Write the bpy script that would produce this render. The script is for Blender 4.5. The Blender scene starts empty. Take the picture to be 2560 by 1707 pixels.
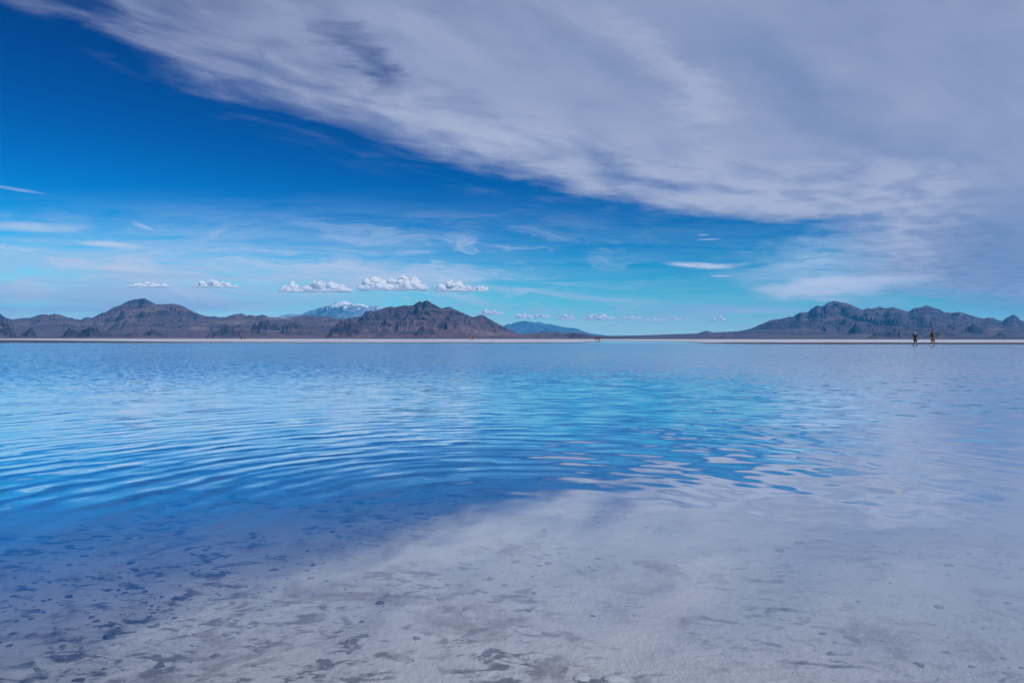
import bpy, bmesh, math, random
import numpy as np
from mathutils import Vector, Matrix
R = math.radians
S = bpy.context.scene
COL = S.collection
random.seed(7)

# ------------------------------------------------------------------ camera
CAM_H = 0.80
FPX = 1707.0                      # focal length in photo pixels (photo 2560 wide)
def horizon(px): return 846.3 + (px - 1280.0) / 2560.0 * 3.0
def tanpos(px, py):               # bearing tangent and elevation tangent of a photo point
    return (px - 1280.0) / FPX, (horizon(px) - py) / FPX
cd = bpy.data.cameras.new("camera")
cam = bpy.data.objects.new("camera", cd); COL.objects.link(cam)
cd.sensor_width = 36.0
cd.lens = 36.0 * FPX / 2560.0
cd.clip_start = 0.05; cd.clip_end = 250000.0
cam.location = (0, 0, CAM_H)
PITCH = math.atan((853.5 - 846.3) / FPX)          # looks slightly down
cam.matrix_world = (Matrix.Translation((0, 0, CAM_H)) @ Matrix.Rotation(R(90) - PITCH, 4, 'X')
                    @ Matrix.Rotation(math.atan(3.0 / 2560.0), 4, 'Z'))
S.camera = cam

# ------------------------------------------------------------------ render settings
S.view_settings.view_transform = 'Standard'
S.view_settings.look = 'None'
S.view_settings.exposure = 0.0
S.view_settings.gamma = 1.0
S.view_settings.use_curve_mapping = False
S.render.engine = 'CYCLES'
S.cycles.use_denoising = True
S.cycles.max_bounces = 8
S.cycles.transparent_max_bounces = 40
S.cycles.volume_bounces = 1

# ------------------------------------------------------------------ sun
SUN_DIR = Vector((0.72, -0.52, 0.92)).normalized()     # towards the sun
SUN_EL = math.asin(SUN_DIR.z)
SUN_AZ = math.atan2(SUN_DIR.x, SUN_DIR.y)
sd = bpy.data.lights.new("sun", 'SUN'); sd.energy = 3.6; sd.angle = R(1.0); sd.color = (1.0, 0.96, 0.90)
sun = bpy.data.objects.new("sun", sd); COL.objects.link(sun)
sun.rotation_euler = (-SUN_DIR).to_track_quat('-Z', 'Y').to_euler()

# ------------------------------------------------------------------ node helpers
class V:
    """a float or vector socket with arithmetic"""
    def __init__(s, g, sock): s.g = g; s.s = sock
    def __add__(a, b): return a.g.m('ADD', a, b)
    def __radd__(a, b): return a.g.m('ADD', b, a)
    def __sub__(a, b): return a.g.m('SUBTRACT', a, b)
    def __rsub__(a, b): return a.g.m('SUBTRACT', b, a)
    def __mul__(a, b): return a.g.m('MULTIPLY', a, b)
    def __rmul__(a, b): return a.g.m('MULTIPLY', b, a)
    def __truediv__(a, b): return a.g.m('DIVIDE', a, b)
    def __rtruediv__(a, b): return a.g.m('DIVIDE', b, a)
    def __pow__(a, b): return a.g.m('POWER', a, b)
class G:
    def __init__(s, tree): s.t = tree; s.n = tree.nodes; s.l = tree.links
    def put(s, inp, v):
        if isinstance(v, V): s.l.new(v.s, inp)
        elif v is not None:
            if isinstance(v, (tuple, list)) and len(v) == 3 and inp.type == 'RGBA': v = (*v, 1)
            inp.default_value = v
    def node(s, ty, **kw):
        n = s.n.new(ty)
        for k, v in kw.items(): setattr(n, k, v)
        return n
    def m(s, op, *a):
        n = s.node('ShaderNodeMath', operation=op)
        for i, v in enumerate(a): s.put(n.inputs[i], v)
        return V(s, n.outputs[0])
    def vm(s, op, a, b=None, scale=None, out=0):
        n = s.node('ShaderNodeVectorMath', operation=op)
        s.put(n.inputs[0], a)
        if b is not None: s.put(n.inputs[1], b)
        if scale is not None: s.put(n.inputs['Scale'], scale)
        return V(s, n.outputs[out])
    def xyz(s, x, y, z=0.0):
        n = s.node('ShaderNodeCombineXYZ')
        for i, v in enumerate((x, y, z)): s.put(n.inputs[i], v)
        return V(s, n.outputs[0])
    def sep(s, v):
        n = s.node('ShaderNodeSeparateXYZ'); s.put(n.inputs[0], v)
        return [V(s, o) for o in n.outputs]
    def ss(s, v, a, b, c=0.0, d=1.0, kind='SMOOTHSTEP'):
        n = s.node('ShaderNodeMapRange', interpolation_type=kind, clamp=True)
        for i, x in enumerate((v, a, b, c, d)): s.put(n.inputs[i], x)
        return V(s, n.outputs[0])
    def lin(s, v, a, b, c=0.0, d=1.0): return s.ss(v, a, b, c, d, 'LINEAR')
    def noise(s, vec, scale=1.0, detail=4.0, rough=0.5, dist=0.0, color=False, lac=2.0):
        n = s.node('ShaderNodeTexNoise', noise_dimensions='3D')
        s.put(n.inputs['Vector'], vec); s.put(n.inputs['Scale'], scale)
        s.put(n.inputs['Detail'], detail); s.put(n.inputs['Roughness'], rough)
        s.put(n.inputs['Distortion'], dist); s.put(n.inputs['Lacunarity'], lac)
        return V(s, n.outputs['Color' if color else 'Fac'])
    def voro(s, vec, scale=1.0, feature='F1', out='Distance', rand=1.0):
        n = s.node('ShaderNodeTexVoronoi', feature=feature)
        s.put(n.inputs['Vector'], vec); s.put(n.inputs['Scale'], scale); s.put(n.inputs['Randomness'], rand)
        return V(s, n.outputs[out])
    def mix(s, f, a, b):
        n = s.node('ShaderNodeMix', data_type='RGBA', clamp_factor=True)
        s.put(n.inputs['Factor'], f); s.put(n.inputs[6], a); s.put(n.inputs[7], b)
        return V(s, n.outputs[2])
    def attr(s, name):
        n = s.node('ShaderNodeAttribute', attribute_name=name)
        return V(s, n.outputs['Fac'])
    def curve(s, v, pts):
        n = s.node('ShaderNodeFloatCurve')
        c = n.mapping.curves[0]
        while len(c.points) > 2: c.points.remove(c.points[1])
        c.points[0].location = pts[0]; c.points[1].location = pts[-1]
        for p in pts[1:-1]: c.points.new(*p)
        for p in c.points: p.handle_type = 'AUTO_CLAMPED'
        n.mapping.update()
        s.put(n.inputs['Factor'], 1.0); s.put(n.inputs['Value'], v)
        return V(s, n.outputs[0])
    def union(s, *d):                 # 1-(1-a)(1-b)...
        r = None
        for x in d:
            q = 1.0 - x
            r = q if r is None else r * q
        return 1.0 - r
def lin3(r, g, b):
    f = lambda c: c / 255 / 12.92 if c / 255 < .04045 else ((c / 255 + .055) / 1.055) ** 2.4
    return (f(r), f(g), f(b))

# ------------------------------------------------------------------ world: Nishita sky graded deep blue + cloud layers by direction
W = bpy.data.worlds.new("World"); S.world = W; W.use_nodes = True
SKY_STRENGTH = 0.10
def build_world():
    g = G(W.node_tree); g.n.clear()
    tc = g.node('ShaderNodeTexCoord')
    D = V(g, tc.outputs['Generated'])
    x, y, z = g.sep(D)
    sky = g.node('ShaderNodeTexSky', sky_type='NISHITA', sun_disc=False)
    sky.sun_elevation = SUN_EL; sky.sun_rotation = SUN_AZ
    sky.altitude = 1200; sky.air_density = 1.0; sky.dust_density = 0.35; sky.ozone_density = 2.5
    sr = g.node('ShaderNodeSeparateColor'); g.l.new(sky.outputs[0], sr.inputs[0])
    r, gr, b = [V(g, o) for o in sr.outputs]
    k = SKY_STRENGTH
    gx = ((r * k) ** GRADE[0][0]) * GRADE[0][1]
    gg = ((gr * k) ** GRADE[1][0]) * GRADE[1][1]
    gb = ((b * k) ** GRADE[2][0]) * GRADE[2][1]
    cc = g.node('ShaderNodeCombineColor')
    for i, q in enumerate((gx, gg, gb)): g.put(cc.inputs[i], q)
    skyc = V(g, cc.outputs[0])
    # direction parameters: tangent of bearing / elevation in front, and the flat cloud layer overhead
    ym = g.m('MAXIMUM', y, 0.05)
    front = g.ss(y, 0.02, 0.25)
    U = x / ym; E = z / ym
    zm = g.m('MAXIMUM', z, 0.012)
    X = x / zm; Y = y / zm
    def P(px, py): return (px - 1176) / 1568.0, (777.3 - py) / 1568.0
    uv = g.xyz(U, E)
    wob = g.noise(g.xyz(U * 1.0, E * 3.0), 5.0, 5, .55, color=True)
    wx, wy, wz = g.sep(wob)
    wob2 = g.noise(g.xyz(U * 1.0, E * 4.0, 3.0), 22.0, 5, .6, color=True)
    vx, vy, vz = g.sep(wob2)
    def blob(px, py, rx, ry, rot=0.0, soft=0.9, warp=0.5, hard=0.0):
        """soft elliptic patch: centre and radii in 1/1568 rad, rot degrees"""
        cu, ce = P(px, py); c, s_ = math.cos(R(rot)), math.sin(R(rot))
        du = U - cu; de = E - ce
        a = (du * c + de * s_) * (1568.0 / rx) + (wx - .5) * (warp * 1.2) + (vx - .5) * (warp * .6)
        b_ = (de * c - du * s_) * (1568.0 / ry) + (wy - .5) * (warp * 2.2) + (vy - .5) * (warp * 1.4)
        q = g.m('SQRT', a * a + b_ * b_)
        return g.ss(q, 1.0 - soft, 1.0, 1.0, 0.0) * front
    # ---- thin haze-like veil and streaks low in the sky
    st = g.noise(g.xyz(U * 1.3 + E * 1.2, E * 11.0, 1.7), 2.2, 7, .58, .4)
    st2 = g.noise(g.xyz(U * 2.0 + E * 1.2, E * 30.0, 5.1), 2.4, 6, .6, .3)
    leftw = g.ss(U, 0.10, -.45, .25, 1.0)
    band = g.ss(E, .23, .06) * g.ss(E, -.01, .02)
    veil = g.ss(st * .5 + st2 * .5, .36, .60) * band * leftw * .85
    low = g.union(g.ss(E, .085, -.01) * .72, g.ss(E, .19, .03) * g.ss(U + (st - .5) * .5, .12, -.5) * .46)
    v2 = blob(330, 660, 520, 85, -2, .9, .9) * g.ss(st2, .22, .58) * .75
    v3 = blob(800, 640, 420, 48, 0, .9, .9) * g.ss(st2, .24, .58) * .78
    v4 = blob(300, 560, 420, 60, -8, .9, 1.0) * g.ss(st, .42, .62) * .35
    fb = g.noise(g.xyz(U * 3.0 + E * 2.5 + (wx - .5) * .25, E * 20.0 + (wy - .5) * .8, 12.0), 2.6, 8, .64, .8)
    v5 = blob(1900, 620, 330, 125, 0, 1.0, .7) * g.ss(fb, .30, .58) * .80
    v9 = blob(2050, 660, 230, 50, 0, 1.0, .9) * g.ss(fb, .34, .60) * .55
    v10 = blob(260, 640, 620, 105, -4, 1.0, 1.0) * g.ss(fb, .40, .58) * .85
    v11 = blob(900, 640, 430, 60, -3, 1.0, 1.0) * g.ss(fb, .40, .58) * .90
    v12 = blob(1500, 722, 460, 34, 0, 1.0, .8) * g.ss(fb, .34, .60) * .65
    v6 = blob(1640, 715, 170, 22, 3, .8, .6) * .50
    v7 = blob(1320, 680, 110, 10, -6, .8, .6) * .55
    v8 = blob(1450, 690, 160, 8, -3, .9, .6) * .35
    veil = g.union(veil, v9, v10, v11, v12, v2, v3, v4, v5, v6, v7, v8)
    # ---- crisp lens-shaped clouds
    lens = g.union(
        blob(255, 562, 100, 10, -4, .75, .5) * .85,
        blob(60, 522, 190, 15, -3, .8, .4) * .55,
        blob(300, 620, 118, 11, -5, .75, .5) * .80,
        blob(430, 628, 80, 6, -4, .8, .4) * .55,
        blob(330, 521, 40, 7, -18, .8, .4) * .40,
        blob(40, 437, 90, 5, -9, .8, .3) * .40,
        blob(950, 580, 70, 8, 3, .9, .6) * .30,
        blob(755, 543, 40, 6, 0, .9, .5) * .28,
        blob(1600, 608, 100, 10, -3, .7, .6) * .92,
        blob(1665, 610, 90, 9, 6, .8, .4) * .45,
        blob(1655, 633, 34, 2.6, 0, .6, .3) * .75,
        blob(1628, 549, 38, 2.6, 2, .8, .4) * .45,
        blob(1615, 539, 18, 2.5, 0, .8, .4) * .40,
        blob(1900, 655, 195, 27, 4, .6, .55) * .85,
        blob(1990, 640, 150, 12, 5, .8, .5) * .40,
        blob(1860, 686, 140, 5, 0, .8, .5) * .30,
    )
    fw = g.noise(g.xyz(U * 1.9 + E * 3.0 + (wx - .5) * .3, E * 12.0 + (wy - .5) * .9, 21.0), 3.1, 8, .62, 1.0)
    fan = g.ss(fw, .47, .66) * g.ss(E, .205, .10) * g.ss(E, .02, .05) * g.ss(U, .30, -.10) * front
    wisp2 = g.ss(fw, .52, .68) * g.ss(E, .12, .07) * g.ss(E, .01, .03) * g.ss(U, -.1, .2) * front
    lens = lens * g.ss(fb, .26, .56, .45, 1.0)
    bank = g.union(blob(1885, 662, 190, 33, 3, .8, 1.0) * g.ss(fb, .24, .54, .5, 1.0) * .72, blob(2040, 648, 160, 24, 4, .95, .9) * .50, blob(1700, 715, 150, 14, 2, .9, .8) * .30)
    # ---- the big altostratus sheet: one flat layer whose edge runs diagonally overhead
    a = (X + Y) * .7071; b2 = (Y - X) * .7071
    n1 = g.noise(g.xyz(a * .55, b2 * 1.0, 2.2), 1.15, 6, .55, .3)
    n2 = g.noise(g.xyz(a * .8, b2 * 1.4, 7.7), 3.0, 6, .55, .35)
    n3 = g.noise(g.xyz(U * 1.0 + E * .45, E * 1.5 + U * .3, 9.1), 6.0, 6, .54, .3)
    yc = g.curve((X + 3.0) / 14.0, [(0.0, 0.0), ((3 - 1.75) / 14, .012), ((3 - 1.5) / 14, 2.10 / 18), ((3 - 1.37) / 14, 2.62 / 18),
         ((3 - .96) / 14, 3.14 / 18), ((3 - .55) / 14, 3.68 / 18), ((3 - .07) / 14, 4.2 / 18), ((3 + .83) / 14, 5.1 / 18), ((3 + 1.86) / 14, 5.6 / 18),
         ((3 + 2.61) / 14, 5.72 / 18), ((3 + 3.05) / 14, 6.5 / 18), ((3 + 3.6) / 14, 7.6 / 18), ((3 + 6.7) / 14, 13.5 / 18), (1.0, 1.0)]) * 18.0
    yp = g.m('MAXIMUM', Y, 1.6)
    d = (yc - Y) / (yp * .30) + (n1 - .5) * .50 + (n2 - .5) * .34 + (n3 - .5) * .42
    far_soft = g.ss(X, 2.4, 3.2, g.ss(X, -.3, 1.0, .34, .20), .75)
    sheet = g.m('POWER', g.lin(d, -.06, far_soft), .8)
    wisp = g.ss(d, -.75, .10) * g.ss(n2, .44, .72) * .30 * g.ss(X, 2.5, .5)
    # thinner to the left, with blue showing through
    thin = g.ss(X + (n1 - .5) * 1.5 + (n3 - .5) * .7, -1.5, .15, .46, .97) * g.ss(X + (n2 - .5) * .55 + (n3 - .5) * .35, -1.44, -1.02)
    tex = g.ss(n2 * .4 + n3 * .6, .33, .60, g.ss(X, -1.2, .1, .66, .92), 1.04)
    holes = g.union(
        blob(790, 110, 190, 62, -36, 1.0, 1.3) * .60,
        blob(880, 165, 95, 50, -28, 1.0, 1.2) * .60,
        blob(500, 20, 170, 40, -10, 1.0, .9) * .25,
        blob(1385, 375, 95, 42, -25, 1.0, 1.1) * .42,
        blob(1520, 425, 200, 20, -8, 1.0, .9) * .58,
        blob(1700, 440, 90, 13, -8, 1.0, .9) * .30,
    )
    sheet = g.m('MINIMUM', sheet * thin * tex, .97) * (1.0 - holes)
    sheet = g.m('MAXIMUM', g.union(sheet, wisp), 0.0) * g.ss(z, 0.0, .02)
    # brightness inside the sheet
    lum = (n1 - .5) * .55 + (n3 - .5) * .75
    lum = lum + blob(1550, 185, 280, 85, -40, 1.0, .9) * .46 + blob(1100, 320, 420, 45, -24, 1.0, .6) * .34
    lum = lum + blob(1650, 455, 330, 30, -6, 1.0, .6) * .34 + blob(1350, 60, 200, 90, -20, 1.0, .6) * .20
    lum = lum - blob(1780, 150, 330, 120, -30, 1.0, .5) * .34 - blob(2250, 590, 210, 120, -8, 1.0, .6) * .50
    lum = lum - blob(2270, 150, 200, 120, 0, 1.0, .5) * .16 + blob(2050, 380, 260, 70, -10, 1., .6) * .16
    lum = lum + g.ss(d, -.2, .45) * g.ss(d, 2.2, .7) * g.ss(n2, .34, .66) * .50
    scol = g.mix(g.lin(lum, -.55, .0), lin3(*C_DARK), lin3(*C_MID))
    scol = g.mix(g.lin(lum, .0, .60), scol, lin3(*C_LIGHT))
    col = g.mix(low, skyc, lin3(*C_HOR))
    col = g.mix(veil, col, lin3(*C_VEIL))
    col = g.mix(g.union(fan * .62, wisp2 * .24, blob(910, 655, 300, 30, 0, 1.0, .9) * .55, blob(420, 650, 190, 20, 0, 1.0, .9) * .40), col, lin3(*C_LENS))
    col = g.mix(lens, col, lin3(*C_LENS))
    col = g.mix(sheet, col, scol)
    col = g.mix(bank, col, lin3(*C_LENS))
    bg = g.node('ShaderNodeBackground')
    sc = g.vm('SCALE', col, scale=1.0 / SKY_STRENGTH)
    g.l.new(sc.s, bg.inputs['Color']); bg.inputs['Strength'].default_value = SKY_STRENGTH
    out = g.node('ShaderNodeOutputWorld'); g.l.new(bg.outputs[0], out.inputs['Surface'])
GRADE = [(5.5, 1.1), (2.65, 2.02), (2.1, 1.48)]
C_DARK, C_MID, C_LIGHT = (122, 141, 182), (147, 159, 193), (180, 187, 212)
C_VEIL, C_LENS, C_HOR = (186, 208, 236), (214, 222, 242), (222, 240, 262)
build_world()
W.cycles.sampling_method = 'NONE'      # a smooth sky needs no light map

# ------------------------------------------------------------------ object helpers
def tag(o, label=None, cat=None, group=None, kind=None):
    if label: o['label'] = label
    if cat: o['category'] = cat
    if group: o['group'] = group
    if kind: o['kind'] = kind
    return o
def mesh_obj(name, verts, faces, mat, parent=None, smooth=True):
    me = bpy.data.meshes.new(name)
    me.from_pydata(verts, [], faces); me.update()
    if smooth: me.polygons.foreach_set('use_smooth', [True] * len(me.polygons))
    o = bpy.data.objects.new(name, me); COL.objects.link(o)
    if mat: me.materials.append(mat)
    if parent: o.parent = parent
    return o
def grid_obj(name, X, Y, Z, mat, wrap=False, attrs=None):
    """heightfield arrays (rows, cols) to one mesh"""
    nr, nc = X.shape
    co = np.stack([X, Y, Z], -1).reshape(-1, 3).astype(np.float32)
    i = np.arange(nr - 1)[:, None]; j = np.arange(nc if wrap else nc - 1)[None, :]
    j2 = (j + 1) % nc
    q = np.stack([i * nc + j, i * nc + j2, (i + 1) * nc + j2, (i + 1) * nc + j], -1).reshape(-1, 4).astype(np.int32)
    me = bpy.data.meshes.new(name)
    me.vertices.add(len(co)); me.vertices.foreach_set('co', co.ravel())
    me.loops.add(q.size); me.loops.foreach_set('vertex_index', q.ravel())
    me.polygons.add(len(q)); me.polygons.foreach_set('loop_start', np.arange(len(q), dtype=np.int32) * 4)
    me.polygons.foreach_set('use_smooth', np.ones(len(q), dtype=bool))
    me.update(calc_edges=True); me.validate()
    for k, v in (attrs or {}).items():
        at = me.attributes.new(k, 'FLOAT', 'POINT'); at.data.foreach_set('value', v.ravel().astype(np.float32))
    o = bpy.data.objects.new(name, me); COL.objects.link(o)
    me.materials.append(mat)
    return o
def new_mat(name):
    m = bpy.data.materials.new(name); m.use_nodes = True
    g = G(m.node_tree); g.n.clear()
    out = g.node('ShaderNodeOutputMaterial')
    return m, g, out
def pbr(g, out, color, rough=.8, normal=None, spec=.3):
    p = g.node('ShaderNodeBsdfPrincipled')
    g.put(p.inputs['Base Color'], color); g.put(p.inputs['Roughness'], rough)
    p.inputs['Specular IOR Level'].default_value = spec
    if normal is not None: g.put(p.inputs['Normal'], normal)
    g.l.new(p.outputs[0], out.inputs['Surface'])
    return p
def bump(g, h, strength=.5, dist=.01):
    n = g.node('ShaderNodeBump'); n.inputs['Strength'].default_value = strength; n.inputs['Distance'].default_value = dist
    g.put(n.inputs['Height'], h); return V(g, n.outputs[0])
def wpos(g):
    n = g.node('ShaderNodeNewGeometry'); return V(g, n.outputs['Position']), V(g, n.outputs['Normal'])
# numpy gradient noise
_rng = np.random.RandomState(11)
_perm = np.concatenate([_rng.permutation(512)] * 3)
_gr = np.stack([np.cos(np.linspace(0, 2 * np.pi, 64, endpoint=False)), np.sin(np.linspace(0, 2 * np.pi, 64, endpoint=False))], -1)
def perlin(x, y, seed=0):
    xi = np.floor(x).astype(int); yi = np.floor(y).astype(int)
    xf = x - xi; yf = y - yi
    u = xf ** 3 * (xf * (xf * 6 - 15) + 10); v = yf ** 3 * (yf * (yf * 6 - 15) + 10)
    def gd(ix, iy, dx, dy):
        h = _perm[(_perm[(ix + seed * 37) % 512] + iy) % 512] % 64
        return _gr[h, 0] * dx + _gr[h, 1] * dy
    a = gd(xi, yi, xf, yf); b = gd(xi + 1, yi, xf - 1, yf); c = gd(xi, yi + 1, xf, yf - 1); d = gd(xi + 1, yi + 1, xf - 1, yf - 1)
    return 1.4 * ((a * (1 - u) + b * u) * (1 - v) + (c * (1 - u) + d * u) * v)
def fbm(x, y, o=5, seed=0, gain=.5):
    r = 0; a = 1; t = 0
    for i in range(o): r = r + a * perlin(x * 2 ** i + i * 17.3, y * 2 ** i - i * 9.1, seed + i); t += a; a *= gain
    return r / t
def ridged(x, y, o=6, seed=0, gain=.55):
    r = 0; a = 1; t = 0; w = 1
    for i in range(o):
        n = 1 - np.abs(perlin(x * 2.03 ** i + i * 11.7, y * 2.03 ** i + i * 5.3, seed + i))
        n = n ** 2 * w; w = np.clip(n * 1.6, 0, 1); r = r + a * n; t += a; a *= gain
    return r / t
def sstep(a, b, x):
    t = np.clip((x - a) / (b - a), 0, 1); return t * t * (3 - 2 * t)

# ------------------------------------------------------------------ ground: salt flat with the shallow bed and the shore
def shore_of(U):        # start and end (m) of the dark shore band along each bearing
    px = U * FPX + 1280
    s0 = np.interp(px, [-400, 0, 300, 700, 1250, 1440, 1490, 1500, 1700, 1760, 1850, 2100, 2560, 3000],
                   [122, 122, 122, 121, 121, 124, 170, 300, 215, 112, 106, 100, 98, 98])
    s1 = np.interp(px, [-400, 0, 150, 420, 700, 1250, 1440, 1490, 1500, 1700, 1760, 1850, 2100, 2560, 3000],
                   [300, 270, 220, 150, 142, 142, 146, 190, 312, 226, 140, 155, 158, 160, 160])
    return s0, s1
def build_ground():
    az = np.concatenate([np.linspace(-46, 46, 700), np.linspace(46, 314, 170)[1:-1]])
    az = np.radians(az)
    rr = np.concatenate([[0.02], np.geomspace(.5, 40, 150), np.geomspace(40, 420, 170)[1:], np.geomspace(420, 15000, 60)[1:]])
    A, D = np.meshgrid(az, rr)
    X = D * np.sin(A); Y = D * np.cos(A)
    fr = np.cos(A) > .3
    U = np.where(fr, np.tan(np.where(fr, A, 0)), 3 * np.sign(np.sin(A)))
    s0, s1 = shore_of(U)
    n = fbm(X / 9, Y / 22, 5, 3) * 6 + fbm(A * 40, D * 0 + 3.3, 4, 8) * 5
    s0 = s0 / np.where(fr, np.cos(A), 1) + n; s1 = s1 / np.where(fr, np.cos(A), 1) + n * 1.2 + fbm(X / 4, Y / 14, 4, 6) * 9
    s1 = np.maximum(s1, s0 + 8)
    zu = -.045 * np.clip((s0 - D) / 14, 0, 1)
    zb = .02 * np.clip((D - s0) / (s1 - s0), 0, 1)
    zt = .035 * np.clip((D - s1) / 12, 0, 1)
    Z = zu + zb + zt
    Z += np.where(D < s0 - 3, (fbm(X * 1.6, Y * 1.6, 5, 21) * .010 + fbm(X * .5, Y * .5, 3, 31) * .010), fbm(X / 3, Y / 3, 3, 5) * .003)
    Z = np.where(D < s0 - 3, np.minimum(Z, -.012), Z)
    m, g, out = new_mat("salt_ground")
    p, nrm = wpos(g); x, y, z = g.sep(p)
    d = g.m('SQRT', x * x + y * y)
    p2 = g.xyz(x, y, 0.0)
    big = g.noise(p2, .9, 5, .6)
    med = g.noise(p2, 3.4, 6, .62, .3)
    fine = g.noise(p2, 38, 5, .7)
    grain = g.noise(p2, 220, 3, .7)
    # submerged bed: pale salt with brownish silt patches and dark stains
    bed = g.mix(g.ss(big, .34, .66), BED_A, BED_B)
    bed = g.mix(g.ss(med * .6 + big * .4, .50, .66) * .55, bed, BED_SILT)
    side = g.ss(x * -1.0 + (big - .5) * 2.2, -.6, 1.1, .30, .85)
    clus = g.ss(g.noise(p2, 1.7, 4, .6, .4), .40, .58) * side
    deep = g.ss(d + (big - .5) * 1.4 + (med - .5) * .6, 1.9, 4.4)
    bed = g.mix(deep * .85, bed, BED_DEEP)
    spot = g.ss(g.noise(g.xyz(x * .62, y, 0.0), 19, 4, .6, .6), .51, .63) * g.ss(clus, .05, .6)
    spot2 = g.ss(g.noise(g.xyz(x * .6, y, 2.0), 11, 5, .62, .8), .58, .65) * .9
    patch = g.ss(g.noise(g.vm('ADD', p2, (4.1, 7.7, 0)), 3.2, 6, .66, .6), .52, .66) * .72
    bed = g.mix(g.m('MINIMUM', spot + spot2 * g.ss(clus, -.3, .6), 1.0) * .88, bed, BED_DARK)
    bed = g.mix(patch, bed, BED_BROWN)
    bed = g.mix(g.ss(fine, .57, .70) * (.55 - deep * .35), bed, BED_LIGHT)
    bed = g.mix(g.ss(fine, .42, .30) * .35, bed, BED_DARK)
    bed = g.mix(g.ss(grain, .45, .75) * (.22 - deep * .15), bed, BED_LIGHT)
    bed = g.mix(g.ss(g.voro(g.xyz(x * .7 + (med - .5) * .3, y + (fine - .5) * .1, 0.0), 26.0, 'DISTANCE_TO_EDGE'), .05, .0) * g.ss(clus, .3, .9) * .5, bed, BED_DARK)
    # dark margin and dry crust
    rag = g.noise(g.xyz(x * .25, y * .05, 0), 1.0, 5, .65)
    zr = z + (rag - .5) * .012
    fringe = g.mix(rag, (.035, .042, .062), (.075, .085, .11))  # darker blue-grey band along the waterline
    dry = g.mix(g.ss(g.noise(g.xyz(x * .05, y * .012, 2), 1.0, 5, .6), .35, .7), (.36, .375, .44), (.47, .485, .55))
    dry = g.mix(g.ss(g.noise(g.xyz(x * .4, y * .05, 5), 1.0, 4, .7), .60, .72) * .25, dry, (.40, .40, .46))
    land = g.mix(g.ss(zr, .019, .024), fringe, dry)
    # far playa: brush line, pale line, then brush-covered plain
    dn = d * (1.0 + (g.noise(g.xyz(x * .0006, y * .0006, 3), 1.0, 4, .6) - .5) * .5)
    brush = g.mix(g.noise(g.xyz(x * .004, y * .004, 1), 1.0, 5, .6), (.038, .036, .048), (.075, .068, .08))
    land = g.mix(g.ss(dn, 1050, 1150), land, brush)
    land = g.mix(g.ss(dn, 1500, 1560) * g.ss(dn, 2350, 2250) * .75, land, (.42, .40, .40))
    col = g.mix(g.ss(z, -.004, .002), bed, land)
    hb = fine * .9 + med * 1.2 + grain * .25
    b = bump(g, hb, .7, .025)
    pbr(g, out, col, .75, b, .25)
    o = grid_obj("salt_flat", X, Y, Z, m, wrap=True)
    tag(o, "white salt flat with a submerged stained salt bed and a dark shore band", "ground", kind='structure')
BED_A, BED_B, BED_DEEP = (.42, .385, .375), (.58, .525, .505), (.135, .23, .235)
BED_SILT, BED_DARK, BED_BROWN, BED_LIGHT = (.33, .27, .25), (.024, .027, .036), (.15, .115, .105), (.66, .63, .62)
build_ground()

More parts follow.
